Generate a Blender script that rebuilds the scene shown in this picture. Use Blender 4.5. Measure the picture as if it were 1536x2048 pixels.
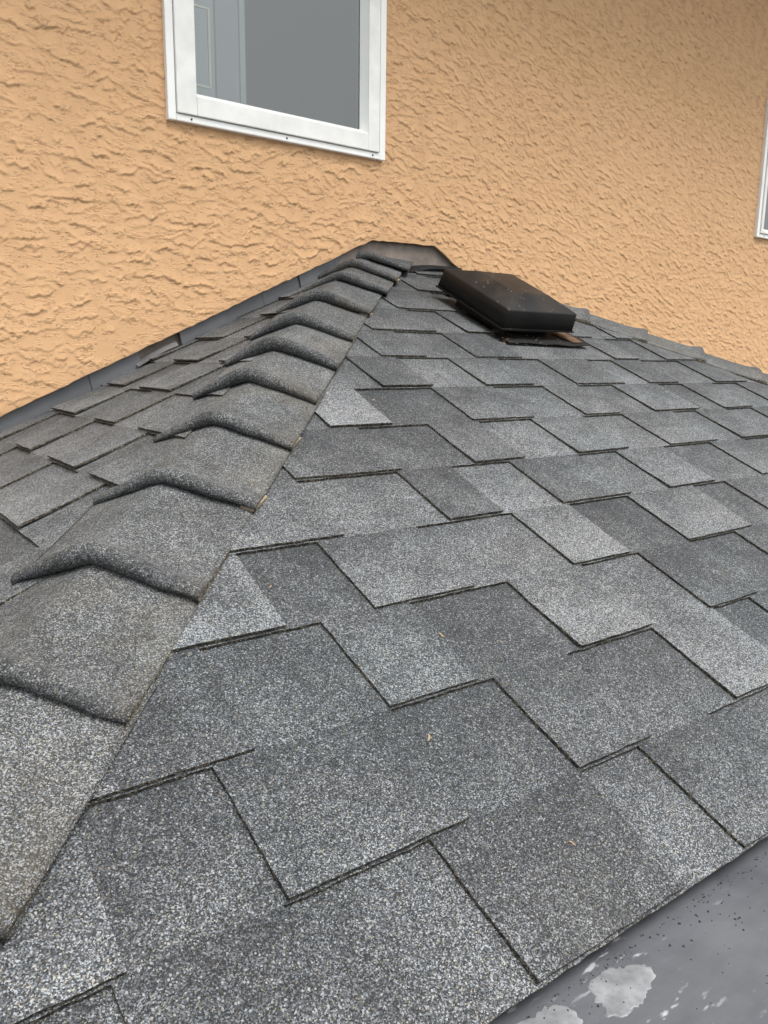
import bpy, bmesh, math, random
import numpy as np
from mathutils import Vector, Matrix

random.seed(7); RNG = np.random.default_rng(11)
for o in list(bpy.data.objects): bpy.data.objects.remove(o)
scn = bpy.context.scene
COL = scn.collection

# ------------------------------------------------------------------ camera
CAM = Vector((-1.31678, -1.94182, -0.25228))
YAW, PITCH, ROLL = 0.64053, -0.192504, 0.011502
fwd = Vector((math.sin(YAW)*math.cos(PITCH), math.cos(YAW)*math.cos(PITCH), math.sin(PITCH)))
rgt = Vector((math.cos(YAW), -math.sin(YAW), 0)); up = rgt.cross(fwd)
cr, sr = math.cos(ROLL), math.sin(ROLL)
r2 = cr*rgt + sr*up; u2 = -sr*rgt + cr*up
cd = bpy.data.cameras.new('camera'); cam = bpy.data.objects.new('camera', cd); COL.objects.link(cam)
cam.matrix_world = Matrix(((r2.x, u2.x, -fwd.x, CAM.x), (r2.y, u2.y, -fwd.y, CAM.y), (r2.z, u2.z, -fwd.z, CAM.z), (0, 0, 0, 1)))
cd.sensor_fit = 'VERTICAL'; cd.sensor_height = 36; cd.sensor_width = 27; cd.lens = 36*1577.25/2048
cd.clip_start = 0.02; cd.clip_end = 2000
scn.camera = cam

# ------------------------------------------------------------------ sky, sun, exposure (overcast)
SUN_EL, SUN_AZ = math.radians(66), math.radians(172)     # azimuth from +Y clockwise: high, off to the right
w = bpy.data.worlds.new('World'); scn.world = w; w.use_nodes = True
nt = w.node_tree; nt.nodes.clear()
out = nt.nodes.new('ShaderNodeOutputWorld'); bg = nt.nodes.new('ShaderNodeBackground')
sky = nt.nodes.new('ShaderNodeTexSky'); sky.sky_type = 'NISHITA'; sky.sun_disc = False
sky.sun_elevation = SUN_EL; sky.sun_rotation = SUN_AZ; sky.air_density = 1.0; sky.dust_density = 4.0; sky.ozone_density = 1.0
hs = nt.nodes.new('ShaderNodeHueSaturation'); hs.inputs['Saturation'].default_value = 0.18
nt.links.new(sky.outputs[0], hs.inputs['Color']); nt.links.new(hs.outputs[0], bg.inputs['Color'])
bg.inputs['Strength'].default_value = 0.15; nt.links.new(bg.outputs[0], out.inputs['Surface'])
sd = bpy.data.lights.new('sun', 'SUN'); sd.energy = 1.45; sd.angle = math.radians(35); sd.color = (1, 0.97, 0.93)
sun = bpy.data.objects.new('sun', sd); COL.objects.link(sun)
sdir = Vector((math.sin(SUN_AZ)*math.cos(SUN_EL), math.cos(SUN_AZ)*math.cos(SUN_EL), math.sin(SUN_EL)))
sun.location = sdir*20; sun.rotation_euler = sdir.to_track_quat('Z', 'Y').to_euler()
vs = scn.view_settings; vs.view_transform = 'Standard'; vs.look = 'None'; vs.exposure = 0.88; vs.gamma = 1.0; vs.use_curve_mapping = False

# ------------------------------------------------------------------ materials
def newmat(name):
    m = bpy.data.materials.new(name); m.use_nodes = True; t = m.node_tree
    b = t.nodes['Principled BSDF']; return m, t, b
def N(t, kind, **kw):
    n = t.nodes.new(kind)
    for k, v in kw.items():
        if k.startswith('i_'): n.inputs[k[2:].replace('_', ' ')].default_value = v
        else: setattr(n, k, v)
    return n
def L(t, a, b): t.links.new(a, b)
def math_(t, op, a, b=None, clamp=False):
    n = t.nodes.new('ShaderNodeMath'); n.operation = op; n.use_clamp = clamp
    for i, x in enumerate((a, b)):
        if x is None: continue
        if isinstance(x, (int, float)): n.inputs[i].default_value = x
        else: t.links.new(x, n.inputs[i])
    return n.outputs[0]
def ramp(t, fac, stops, interp='LINEAR'):
    n = t.nodes.new('ShaderNodeValToRGB'); n.color_ramp.interpolation = interp
    e = n.color_ramp.elements
    while len(e) < len(stops): e.new(0.5)
    for i, (p, c) in enumerate(stops):
        e[i].position = p; e[i].color = (*c, 1) if len(c) == 3 else c
    t.links.new(fac, n.inputs[0]); return n.outputs[0]
def mixc(t, fac, a, b):
    n = t.nodes.new('ShaderNodeMix'); n.data_type = 'RGBA'
    for s, x in ((n.inputs[0], fac), (n.inputs[6], a), (n.inputs[7], b)):
        if isinstance(x, (int, float)): s.default_value = x
        elif isinstance(x, tuple): s.default_value = (*x, 1)
        else: t.links.new(x, s)
    return n.outputs[2]
def noise(t, vec, scale, detail=3, rough=0.55, dist=0.0):
    n = t.nodes.new('ShaderNodeTexNoise'); n.inputs['Scale'].default_value = scale
    n.inputs['Detail'].default_value = detail; n.inputs['Roughness'].default_value = rough; n.inputs['Distortion'].default_value = dist
    if vec is not None: t.links.new(vec, n.inputs['Vector'])
    return n.outputs['Fac']
def bump(t, h, dist, strength, nrm=None):
    n = t.nodes.new('ShaderNodeBump'); n.inputs['Distance'].default_value = dist; n.inputs['Strength'].default_value = strength
    t.links.new(h, n.inputs['Height'])
    if nrm is not None: t.links.new(nrm, n.inputs['Normal'])
    return n.outputs[0]

def granule_material(name, cap=False):
    m, t, b = newmat(name)
    tc = N(t, 'ShaderNodeTexCoord').outputs['Object']
    tone = N(t, 'ShaderNodeAttribute', attribute_name='tone').outputs['Fac']
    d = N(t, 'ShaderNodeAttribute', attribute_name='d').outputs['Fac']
    v = N(t, 'ShaderNodeTexVoronoi'); v.inputs['Scale'].default_value = 900; L(t, tc, v.inputs['Vector'])
    sep = N(t, 'ShaderNodeSeparateColor'); L(t, v.outputs['Color'], sep.inputs[0])
    big = noise(t, tc, 9, 4, 0.6); mid = noise(t, tc, 38, 3, 0.6); fine = noise(t, tc, 160, 2, .6)
    tt = math_(t, 'ADD', tone, math_(t, 'MULTIPLY', math_(t, 'SUBTRACT', big, 0.5), 0.9))
    tt = math_(t, 'ADD', tt, math_(t, 'MULTIPLY', math_(t, 'SUBTRACT', mid, 0.5), 0.55))
    tt = math_(t, 'ADD', tt, math_(t, 'MULTIPLY', math_(t, 'SUBTRACT', fine, 0.5), 0.5))
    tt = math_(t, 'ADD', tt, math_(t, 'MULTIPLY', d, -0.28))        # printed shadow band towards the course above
    r = math_(t, 'ADD', sep.outputs[0], math_(t, 'MULTIPLY', math_(t, 'SUBTRACT', tt, 0.5), 0.58))
    c = ramp(t, r, [(0.0, (.022, .023, .0238)), (.34, (.052, .0543, .056)), (.62, (.105, .1085, .111)), (.84, (.188, .193, .195)), (1.0, (.34, .347, .345))])
    tint = ramp(t, sep.outputs[1], [(0, (.9, .97, 1.06)), (.45, (.96, 1.0, 1.03)), (.7, (1.01, 1.0, .99)), (.93, (1.02, 1.0, .96)), (.965, (1.25, 1.05, .72)), (1, (1.3, 1.1, .75))])
    mul = N(t, 'ShaderNodeMix', data_type='RGBA', blend_type='MULTIPLY'); mul.inputs[0].default_value = 1
    L(t, c, mul.inputs[6]); L(t, tint, mul.inputs[7]); c = mul.outputs[2]
    # scattered larger pale and dark grains
    v2 = N(t, 'ShaderNodeTexVoronoi'); v2.inputs['Scale'].default_value = 430; L(t, tc, v2.inputs['Vector'])
    sp2 = N(t, 'ShaderNodeSeparateColor'); L(t, v2.outputs['Color'], sp2.inputs[0])
    near2 = math_(t, 'LESS_THAN', v2.outputs['Distance'], .42)
    pale = math_(t, 'MULTIPLY', math_(t, 'GREATER_THAN', math_(t, 'ADD', sp2.outputs[0], math_(t, 'MULTIPLY', tt, .12)), .93), near2)
    dark = math_(t, 'MULTIPLY', math_(t, 'LESS_THAN', sp2.outputs[0], .16), near2)
    c = mixc(t, math_(t, 'MULTIPLY', dark, .65), c, (.02, .0205, .022))
    c = mixc(t, math_(t, 'MULTIPLY', pale, .6), c, (.38, .387, .385))
    # blend drift: bluish green to plum grey granule lots
    lot = ramp(t, noise(t, tc, 3.3, 3, .6), [(.32, (.965, 1.01, 1.025)), (.5, (1, 1, 1.01)), (.68, (1.005, 1.0, .995))])
    mu2 = N(t, 'ShaderNodeMix', data_type='RGBA', blend_type='MULTIPLY'); mu2.inputs[0].default_value = 1
    L(t, c, mu2.inputs[6]); L(t, lot, mu2.inputs[7]); c = mu2.outputs[2]
    # dust and algae film
    dn = noise(t, tc, 6 if cap else 3.2, 5, 0.65)
    if cap:
        edge = N(t, 'ShaderNodeAttribute', attribute_name='edge').outputs['Fac']
        f = math_(t, 'MULTIPLY', math_(t, 'SUBTRACT', math_(t, 'ADD', dn, math_(t, 'MULTIPLY', edge, .16)), .55), 2.2, True)
        f = math_(t, 'MULTIPLY', f, math_(t, 'ADD', math_(t, 'MULTIPLY', sep.outputs[2], .7), .2))
        c = mixc(t, math_(t, 'MULTIPLY', f, .8), c, (.17, .138, .085))
        c = mixc(t, .06, c, (.12, .105, .07))
    else:
        f = math_(t, 'MULTIPLY', math_(t, 'SUBTRACT', dn, .56), 1.6, True)
        c = mixc(t, math_(t, 'MULTIPLY', f, .35), c, (.2, .19, .165))
    L(t, c, b.inputs['Base Color'])
    b.inputs['Roughness'].default_value = 0.82; b.inputs['Specular IOR Level'].default_value = 0.28
    hgt = math_(t, 'ADD', math_(t, 'MULTIPLY', v.outputs['Distance'], -1.0), math_(t, 'MULTIPLY', sep.outputs[2], .9))
    L(t, bump(t, hgt, 0.0009, 0.8, bump(t, mid, .004, .12)), b.inputs['Normal'])
    return m

def edge_material():
    m, t, b = newmat('asphalt_edge')
    tc = N(t, 'ShaderNodeTexCoord').outputs['Object']
    v = N(t, 'ShaderNodeTexVoronoi'); v.inputs['Scale'].default_value = 480; L(t, tc, v.inputs['Vector'])
    sep = N(t, 'ShaderNodeSeparateColor'); L(t, v.outputs['Color'], sep.inputs[0])
    c = ramp(t, sep.outputs[0], [(0, (.016, .015, .013)), (.5, (.04, .037, .03)), (.8, (.10, .09, .066)), (1, (.24, .205, .14))])
    L(t, c, b.inputs['Base Color']); b.inputs['Roughness'].default_value = .9; b.inputs['Specular IOR Level'].default_value = .2
    L(t, bump(t, sep.outputs[1], .001, .6), b.inputs['Normal'])
    return m

def plain(name, col, rough=.6, spec=.5, metal=0, var=0.0, vscale=12, bumpd=0, bscale=60):
    m, t, b = newmat(name)
    tc = N(t, 'ShaderNodeTexCoord').outputs['Object']
    nf = noise(t, tc, vscale, 5, .6)
    lo = tuple(x*(1-var) for x in col); hi = tuple(min(1, x*(1+var)) for x in col)
    L(t, ramp(t, nf, [(.3, lo), (.7, hi)]), b.inputs['Base Color'])
    b.inputs['Roughness'].default_value = rough; b.inputs['Specular IOR Level'].default_value = spec; b.inputs['Metallic'].default_value = metal
    if bumpd: L(t, bump(t, noise(t, tc, bscale, 4, .6), bumpd, .5), b.inputs['Normal'])
    return m

def stucco_material():
    m, t, b = newmat('painted_stucco')
    tc = N(t, 'ShaderNodeTexCoord').outputs['Object']
    big = noise(t, tc, 1.6, 4, .6); mid = noise(t, tc, 14, 4, .6)
    c = ramp(t, math_(t, 'ADD', math_(t, 'MULTIPLY', big, .6), math_(t, 'MULTIPLY', mid, .4)), [(.3, (.60, .366, .190)), (.7, (.65, .405, .217))])
    L(t, c, b.inputs['Base Color']); b.inputs['Roughness'].default_value = .75; b.inputs['Specular IOR Level'].default_value = .25
    # rain streaks and grime with their own shape
    ms = N(t, 'ShaderNodeMapping'); ms.inputs['Scale'].default_value = (9, 1, .9); L(t, tc, ms.inputs['Vector'])
    st = math_(t, 'MULTIPLY', math_(t, 'SUBTRACT', noise(t, ms.outputs[0], 1.4, 5, .65), .52), 3.0, True)
    c = mixc(t, math_(t, 'MULTIPLY', st, .22), c, (.40, .255, .145)); L(t, c, b.inputs['Base Color'])
    # fine crisp trowel ledges and sand grit
    sx = N(t, 'ShaderNodeSeparateXYZ'); L(t, tc, sx.inputs[0])
    g = math_(t, 'ADD', math_(t, 'MULTIPLY', sx.outputs[2], 95.0), math_(t, 'MULTIPLY', sx.outputs[0], 14.0))
    mp = N(t, 'ShaderNodeMapping'); mp.inputs['Scale'].default_value = (1, 1, 2.0); L(t, tc, mp.inputs['Vector'])
    g = math_(t, 'ADD', g, math_(t, 'MULTIPLY', noise(t, mp.outputs[0], 9, 3, .6), 9.0))
    g = math_(t, 'ADD', g, math_(t, 'MULTIPLY', noise(t, mp.outputs[0], 55, 4, .7), 3.2))
    f = math_(t, 'SUBTRACT', 1.0, math_(t, 'FRACT', g))
    f = math_(t, 'POWER', f, 3.0)
    msk = math_(t, 'MULTIPLY', math_(t, 'SUBTRACT', noise(t, mp.outputs[0], 26, 3, .6), .47), 9.0, True)
    n1 = bump(t, math_(t, 'MULTIPLY', f, msk), .0030, .85)
    L(t, bump(t, noise(t, tc, 420, 3, .7), .0011, .5, n1), b.inputs['Normal'])
    return m

def vent_material():
    m, t, b = newmat('black_vent_plastic')
    tc = N(t, 'ShaderNodeTexCoord').outputs['Object']; geo = N(t, 'ShaderNodeNewGeometry')
    dust = noise(t, tc, 7, 5, .7); c = ramp(t, dust, [(.35, (.008, .008, .0085)), (.75, (.02, .018, .016))])
    # settled grit on the surfaces that look up: pale grains and a brown film
    v = N(t, 'ShaderNodeTexVoronoi'); v.inputs['Scale'].default_value = 150; L(t, tc, v.inputs['Vector'])
    sep = N(t, 'ShaderNodeSeparateColor'); L(t, v.outputs['Color'], sep.inputs[0])
    upz = N(t, 'ShaderNodeSeparateXYZ'); L(t, geo.outputs['True Normal'], upz.inputs[0])
    upf = math_(t, 'MULTIPLY', math_(t, 'SUBTRACT', upz.outputs[2], .45), 2.5, True)
    near = math_(t, 'LESS_THAN', v.outputs['Distance'], .26)
    grain = math_(t, 'MULTIPLY', math_(t, 'MULTIPLY', math_(t, 'GREATER_THAN', sep.outputs[0], .94), near), upf)
    film = math_(t, 'MULTIPLY', math_(t, 'MULTIPLY', math_(t, 'SUBTRACT', noise(t, tc, 6, 6, .7), .47), 3.0, True), upf)
    c = mixc(t, math_(t, 'MULTIPLY', film, .55), c, (.09, .065, .042))
    c = mixc(t, math_(t, 'MULTIPLY', grain, .8), c, (.30, .265, .21))
    L(t, c, b.inputs['Base Color'])
    L(t, math_(t, 'ADD', math_(t, 'MULTIPLY', film, .25), .42), b.inputs['Roughness']); b.inputs['Specular IOR Level'].default_value = .25
    L(t, bump(t, noise(t, tc, 300, 3, .6), .0006, .25), b.inputs['Normal'])
    return m

def membrane_material():
    m, t, b = newmat('grey_membrane')
    tc = N(t, 'ShaderNodeTexCoord').outputs['Object']
    a = noise(t, tc, 9, 5, .6, .6)
    mp = N(t, 'ShaderNodeMapping'); mp.inputs['Rotation'].default_value = (0, 0, .5); mp.inputs['Scale'].default_value = (14, 60, 1); L(t, tc, mp.inputs['Vector'])
    st = noise(t, mp.outputs[0], 1.2, 5, .65)
    c = ramp(t, math_(t, 'ADD', math_(t, 'MULTIPLY', a, .65), math_(t, 'MULTIPLY', st, .35)), [(.3, (.064, .068, .076)), (.7, (.115, .12, .13))])
    mp2 = N(t, 'ShaderNodeMapping'); mp2.inputs['Rotation'].default_value = (0, 0, -.6); mp2.inputs['Scale'].default_value = (35, 130, 1); L(t, tc, mp2.inputs['Vector'])
    sc = math_(t, 'MULTIPLY', math_(t, 'SUBTRACT', noise(t, mp2.outputs[0], 1.0, 3, .6), .60), 12, True)
    sc = math_(t, 'MULTIPLY', sc, math_(t, 'MULTIPLY', math_(t, 'SUBTRACT', noise(t, tc, 8, 2), .5), 8, True))
    c = mixc(t, math_(t, 'MULTIPLY', sc, .8), c, (.42, .43, .44))       # scuffs
    L(t, c, b.inputs['Base Color']); L(t, math_(t, 'ADD', math_(t, 'MULTIPLY', a, .3), .28), b.inputs['Roughness'])
    L(t, bump(t, noise(t, tc, 22, 4, .6), .002, .25), b.inputs['Normal'])
    return m

def glass_material():
    m, t, b = newmat('window_glass'); t.nodes.remove(b)
    o = t.nodes['Material Output']
    g = N(t, 'ShaderNodeBsdfGlossy'); g.inputs['Roughness'].default_value = 0.0; g.inputs['Color'].default_value = (.95, .99, .96, 1)
    tr = N(t, 'ShaderNodeBsdfTransparent'); tr.inputs['Color'].default_value = (.86, .9, .89, 1)
    lw = N(t, 'ShaderNodeFresnel'); lw.inputs['IOR'].default_value = 1.5
    mx = N(t, 'ShaderNodeMixShader'); L(t, math_(t, 'ADD', math_(t, 'MULTIPLY', lw.outputs[0], 1.5), .085), mx.inputs[0])
    L(t, tr.outputs[0], mx.inputs[1]); L(t, g.outputs[0], mx.inputs[2]); L(t, mx.outputs[0], o.inputs['Surface'])
    return m

M = {}
M['granule'] = granule_material('roof_granules'); M['cap'] = granule_material('cap_granules', True); M['edge'] = edge_material()
M['stucco'] = stucco_material(); M['vent'] = vent_material(); M['membrane'] = membrane_material(); M['glass'] = glass_material()
M['lip'] = plain('dirty_stucco_edge', (.36, .27, .175), .9, .1, 0, .45, 40, .002, 120)
M['vinyl'] = plain('white_vinyl', (.85, .86, .83), .42, .4, 0, .05, 7)
M['vinyl_dirty'] = plain('weathered_white_vinyl', (.80, .80, .765), .5, .35, 0, .09, 16)
M['gasket'] = plain('dark_gasket', (.03, .03, .03), .7)
M['flash'] = plain('grey_step_flashing', (.125, .128, .134), .42, .5, .2, .15, 9)
M['flash_brown'] = plain('brown_flashing', (.19, .158, .135), .7, .4, 0, .3, 25)
M['flash_bright'] = plain('bare_metal_flashing', (.34, .34, .34), .35, .5, .6, .2, 12)
M['ply'] = plain('bare_fibre_ply', (.27, .225, .15), .9, .1, 0, .4, 160)
M['felt'] = plain('black_underlay', (.02, .02, .021), .9)
M['soffit'] = plain('soffit_panel', (.30, .24, .17), .8, .3, 0, .08, 4)
M['room'] = plain('room_wall', (.42, .44, .45), .9, .2, 0, .03, 2)
M['door'] = plain('interior_door', (.50, .53, .54), .6, .3, 0, .03, 3)
M['bead'] = plain('cream_bead', (.8, .78, .66), .5, .4)
M['sealant'] = plain('dried_sealant', (.19, .197, .203), .5, .4, 0, .42, 45, .001, 90)
M['chip'] = plain('dry_wood_chip', (.31, .225, .135), .85, .2, 0, .3, 300)
M['twig'] = plain('rusty_leaf_stem', (.2, .085, .04), .85, .2, 0, .3, 200)
M['bit'] = plain('loose_granule', (.03, .03, .032), .8, .3, 0, .6, 300)
M['flange'] = plain('black_flange', (.012, .0118, .0118), .7, .2, 0, .5, 30)
M['russet'] = plain('painted_reflection', (.10, .06, .035), .8, .2, 0, .5, 60)  # brown board's reflection on the vent flange, put in as colour
M['ground'] = plain('ground_gravel', (.12, .12, .11), .95, .1, 0, .25, .6)

# ------------------------------------------------------------------ object helpers
def tag(o, label=None, cat=None, group=None, kind=None):
    if label: o['label'] = label
    if cat: o['category'] = cat
    if group: o['group'] = group
    if kind or cat: o['kind'] = kind or 'thing'
    return o
def link(name, me, parent=None):
    o = bpy.data.objects.new(name, me); COL.objects.link(o)
    if parent is not None: o.parent = parent
    return o
def mesh(name, verts, faces, mats, parent=None, mi=None, smooth=False, attrs=None):
    me = bpy.data.meshes.new(name); me.from_pydata([tuple(v) for v in verts], [], faces)
    for m in mats: me.materials.append(m)
    if mi is not None: me.polygons.foreach_set('material_index', mi)
    if smooth: me.polygons.foreach_set('use_smooth', [True]*len(me.polygons))
    for nm, dom, vals in attrs or ():
        a = me.attributes.new(nm, 'FLOAT', dom); a.data.foreach_set('value', vals)
    me.update(); return link(name, me, parent)
def empty(name, loc=(0, 0, 0)):
    o = bpy.data.objects.new(name, None); COL.objects.link(o); o.location = loc; o.empty_display_size = .1; return o
def bm_obj(name, bm, mats, parent=None, smooth=False, bevel=0):
    if bevel: bmesh.ops.bevel(bm, geom=[e for e in bm.edges], offset=bevel, segments=2, affect='EDGES', profile=.6)
    me = bpy.data.meshes.new(name); bm.to_mesh(me); bm.free()
    for m in mats: me.materials.append(m)
    if smooth: me.polygons.foreach_set('use_smooth', [True]*len(me.polygons))
    return link(name, me, parent)
def box_bm(x0, x1, y0, y1, z0, z1, bm=None):
    bm = bm or bmesh.new()
    vs = [bm.verts.new((x, y, z)) for x in (x0, x1) for y in (y0, y1) for z in (z0, z1)]
    for f in ((0, 1, 3, 2), (4, 6, 7, 5), (0, 4, 5, 1), (2, 3, 7, 6), (0, 2, 6, 4), (1, 5, 7, 3)): bm.faces.new([vs[i] for i in f])
    return bm
def box(name, x0, x1, y0, y1, z0, z1, mat, parent=None, bevel=0): return bm_obj(name, box_bm(x0, x1, y0, y1, z0, z1), [mat], parent, False, bevel)

# ------------------------------------------------------------------ roof frame (metres; wall at y = 0, eave parallel to it)
S = 0.46827; SL = 0.46169; RW = 0.50                 # front pitch, side pitch, width of the front facet's top edge
CA, SA = 1/math.sqrt(1+S*S), S/math.sqrt(1+S*S); CL, SLN = 1/math.sqrt(1+SL*SL), SL/math.sqrt(1+SL*SL)
E_ = 0.143; VD = 1.750                                # course exposure, eave distance down the slope
T = 0.0044; TT = 0.0041; H0 = 0.004                   # layer thicknesses, seat height
def PF(u, v, h): return (u, -v*CA - h*SA, -v*SA + h*CA)            # front facet
def PL(y, v, h): return (-v*CL - h*SLN, y, -v*SLN + h*CL)          # left facet
def PR(y, v, h): return (RW + v*CL + h*SLN, y, -v*SLN + h*CL)      # right facet
ZFLAT = -VD*SA - 0.009

# ------------------------------------------------------------------ setting
gr = mesh('ground', [(-400, -400, -4.2), (400, -400, -4.2), (400, 400, -4.2), (-400, 400, -4.2)], [(0, 1, 2, 3)], [M['ground']]); tag(gr, kind='structure')
fr = empty('flat_roof', (0, -2.5, ZFLAT)); tag(fr, 'smooth grey membrane roof with scuffs below the shingle eave', 'flat roof')
nx, ny = 150, 110
xs = np.linspace(-3.2, 3.2, nx); ys = np.linspace(-4.2, -.01, ny)
vv = []; 
for j in range(ny):
    for i in range(nx):
        x, y = xs[i], ys[j]
        vv.append((x, y+2.5, .0025*math.sin(x*5.1+1.3*y)*math.sin(y*6.3+.7) - .003))
ff = [(j*nx+i, j*nx+i+1, (j+1)*nx+i+1, (j+1)*nx+i) for j in range(ny-1) for i in range(nx-1)]
mesh('membrane', vv, ff, [M['membrane']], fr, smooth=True)
box('deck', -3.2, 3.2, -1.7, 2.48, -.25, -.012, M['felt'], fr)

# ---- stucco wall (relief is real geometry: ragged trowel ledges)
def hashg(ix, iy, seed):
    h = (ix.astype(np.int64)*374761393 + iy.astype(np.int64)*668265263 + seed*974711) & 0x7fffffff
    h = (h ^ (h >> 13))*1274126177 & 0x7fffffff
    return ((h ^ (h >> 16)) & 0xffff)/65535.0
def vnoise(x, y, seed=0):
    ix = np.floor(x); iy = np.floor(y); fx = x-ix; fy = y-iy
    fx = fx*fx*fx*(fx*(fx*6-15)+10); fy = fy*fy*fy*(fy*(fy*6-15)+10)
    ix = ix.astype(np.int64); iy = iy.astype(np.int64)
    a = hashg(ix, iy, seed); b = hashg(ix+1, iy, seed); c = hashg(ix, iy+1, seed); d = hashg(ix+1, iy+1, seed)
    return (a*(1-fx)+b*fx)*(1-fy) + (c*(1-fx)+d*fx)*fy - .5
def fbm(x, y, seed=0, o=3):
    s = 0; a = 1
    for k in range(o): s = s + a*vnoise(x, y, seed+k*17); x = x*2.03+5.1; y = y*2.03+9.7; a *= .5
    return s
def sstep(a, b, x): t = np.clip((x-a)/(b-a), 0, 1); return t*t*(3-2*t)
def stroke_field():
    """trowelled coat: rows of separate dabs, each a thin plate with a ragged lower edge and a feathered top"""
    res = .0025; gx = np.arange(-2.1, 3.42, res); gz = np.arange(-.86, 1.64, res)
    H = np.zeros((len(gz), len(gx)), np.float32); rg = np.random.default_rng(3)
    jobs = []
    for zone, sp, med in ((0, .0138, .056), (1, .0112, .036)):       # two coats meet below the window's right edge
        r = -1.9
        while r < 2.6:
            x = (-2.05 if zone == 0 else .100)+rg.uniform(0, .03)
            xe = .108 if zone == 0 else 3.38
            while x < xe:
                Ln = float(np.clip(med*math.exp(rg.normal(0, .6)), .009, .2))
                if zone == 0 and x+Ln > xe: Ln = max(.009, xe-x)
                jobs.append((x+Ln/2, r+rg.normal(0, .36)*sp, Ln, zone, sp)); x += Ln*(1+rg.uniform(-.05, .35))+.002
            r += sp
    J = np.array(jobs); XC, ZC = J[:, 0], J[:, 1]
    warp = lambda x, z: .075*fbm(x*1.7+3, z*2.1, 33, 2)+.02*vnoise(x*6, z*7, 35)
    base = np.where(J[:, 3] == 0, -.03*XC, -.003-.24*(XC-.1))
    w0 = warp(XC, ZC); dw = (warp(XC+.02, ZC)-warp(XC-.02, ZC))/.04
    Z0 = ZC+base+w0; SLP = np.where(J[:, 3] == 0, -.03, -.24)+dw+rg.normal(0, .14, len(J))
    gate = fbm(XC*2.6, Z0*4, 21, 3)
    for k in range(len(J)):
        if Z0[k] < -.84 or Z0[k] > 1.6 or gate[k] < rg.uniform(-.95, -.18): continue
        Ln, sp = J[k, 2], J[k, 4]; small = Ln < .02; sc_ = sp/.0185
        A = rg.uniform(.0015, .0040)*(.8 if small else 1); fade = sp*rg.uniform(.45, 1.25)
        i0 = int((XC[k]-Ln/2-gx[0])/res); i1 = i0+max(3, int(Ln/res))
        if i0 < 0 or i1 >= len(gx): continue
        xx = gx[i0:i1]-XC[k]; m = len(xx); s_ = np.linspace(0, 1, m)
        k1 = rg.normal(0, 1, int(Ln/.017)+3); k2 = rg.normal(0, 1, int(Ln/.006)+3)
        ze = Z0[k]+SLP[k]*xx+rg.normal(0, .10)*Ln*(4*(s_-.5)**2-.5)+.0032*sc_*np.interp(s_*(len(k1)-1), np.arange(len(k1)), k1)+.0020*np.interp(s_*(len(k2)-1), np.arange(len(k2)), k2)+.0006*rg.normal(0, 1, m)
        tap = np.minimum(1, np.minimum(s_, 1-s_)*5+.15)*(.7+.5*np.interp(s_*(len(k1)-1), np.arange(len(k1)), rg.uniform(0, 1, len(k1))))
        j0 = int((ze.min()-gz[0])/res)-1; j1 = int((ze.max()+3*fade-gz[0])/res)+1
        if j0 < 0 or j1 >= len(gz): continue
        dz = gz[j0:j1, None]-ze[None]
        c = A*tap[None]*np.exp(-np.maximum(dz, 0)/fade)*np.clip(dz/res+.5, 0, 1)
        blk = H[j0:j1, i0:i1]; np.maximum(blk, c, out=blk)
    return res, gx[0], gz[0], H
def relief(x, z):
    res, x0, z0, H = stroke_field()
    fx = np.clip((x-x0)/res, 0, H.shape[1]-1.01); fz = np.clip((z-z0)/res, 0, H.shape[0]-1.01)
    ix = fx.astype(int); iz = fz.astype(int); fx = fx-ix; fz = fz-iz
    h = (H[iz, ix]*(1-fx)+H[iz, ix+1]*fx)*(1-fz)+(H[iz+1, ix]*(1-fx)+H[iz+1, ix+1]*fx)*fz
    return h*1.38 + .0010*fbm(x*6, z*7, 91, 2)
def wall_base(x):
    z = np.where(x < .078, SL*x + .047, 0.0)
    z = np.where((x >= .078) & (x < .314), .083+(x-.078)*.02, z)
    z = np.where((x >= .314) & (x < .387), .087 - (x-.314)*.6, z)
    z = np.where(x >= .387, .043-(x-.387)*.47, z)
    return np.maximum(z, ZFLAT-.05)
cols = np.concatenate([np.arange(-1.9, -1.05, .012), np.arange(-1.05, .7, .0024), np.arange(.7, 2.5, .0042), np.arange(2.5, 3.3, .010)])
ZT = 1.62; nr = 840
rr = np.linspace(0, 1, nr)
X = np.repeat(cols[None], nr, 0); ZB = wall_base(cols)[None]
ZB = ZB + .0025*vnoise(cols*60, cols*0, 5)[None] + .003*vnoise(cols*17, cols*0+3, 6)[None]
Z = ZB + rr[:, None]*(ZT-ZB)
Hh = relief(X, Z)
fade = sstep(0, .02, Z-ZB); Hh = Hh*(.35+.65*fade)
WIN = [(-.532, .109, .300, 1.38), (2.125, 2.76, .285, 1.36)]            # x0 x1 z0 z1 outer frame
nc = len(cols)
V = np.stack([X, -Hh, Z], -1).reshape(-1, 3)
lipv = np.stack([cols, np.full(nc, .022), ZB[0]+.004], -1)
V = np.concatenate([V, lipv])
ii, jj = np.meshgrid(np.arange(nc-1), np.arange(nr-1))
cx = (cols[:-1]+cols[1:])/2; CX = cx[None].repeat(nr-1, 0); CZ = (Z[:-1, :-1]+Z[1:, 1:])/2
keep = np.ones_like(CX, bool)
for x0, x1, z0, z1 in WIN: keep &= ~((CX > x0+.012) & (CX < x1-.012) & (CZ > z0+.012) & (CZ < z1-.012))
q = jj*nc+ii; F = np.stack([q, q+1, q+nc+1, q+nc], -1)[keep]
lb = nr*nc; i0 = np.arange(nc-1); FL = np.stack([lb+i0, lb+i0+1, i0+1, i0], -1)
F = np.concatenate([F, FL]); nf = len(F)
me = bpy.data.meshes.new('stucco_render')
me.vertices.add(len(V)); me.vertices.foreach_set('co', V.astype(np.float32).ravel())
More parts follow.
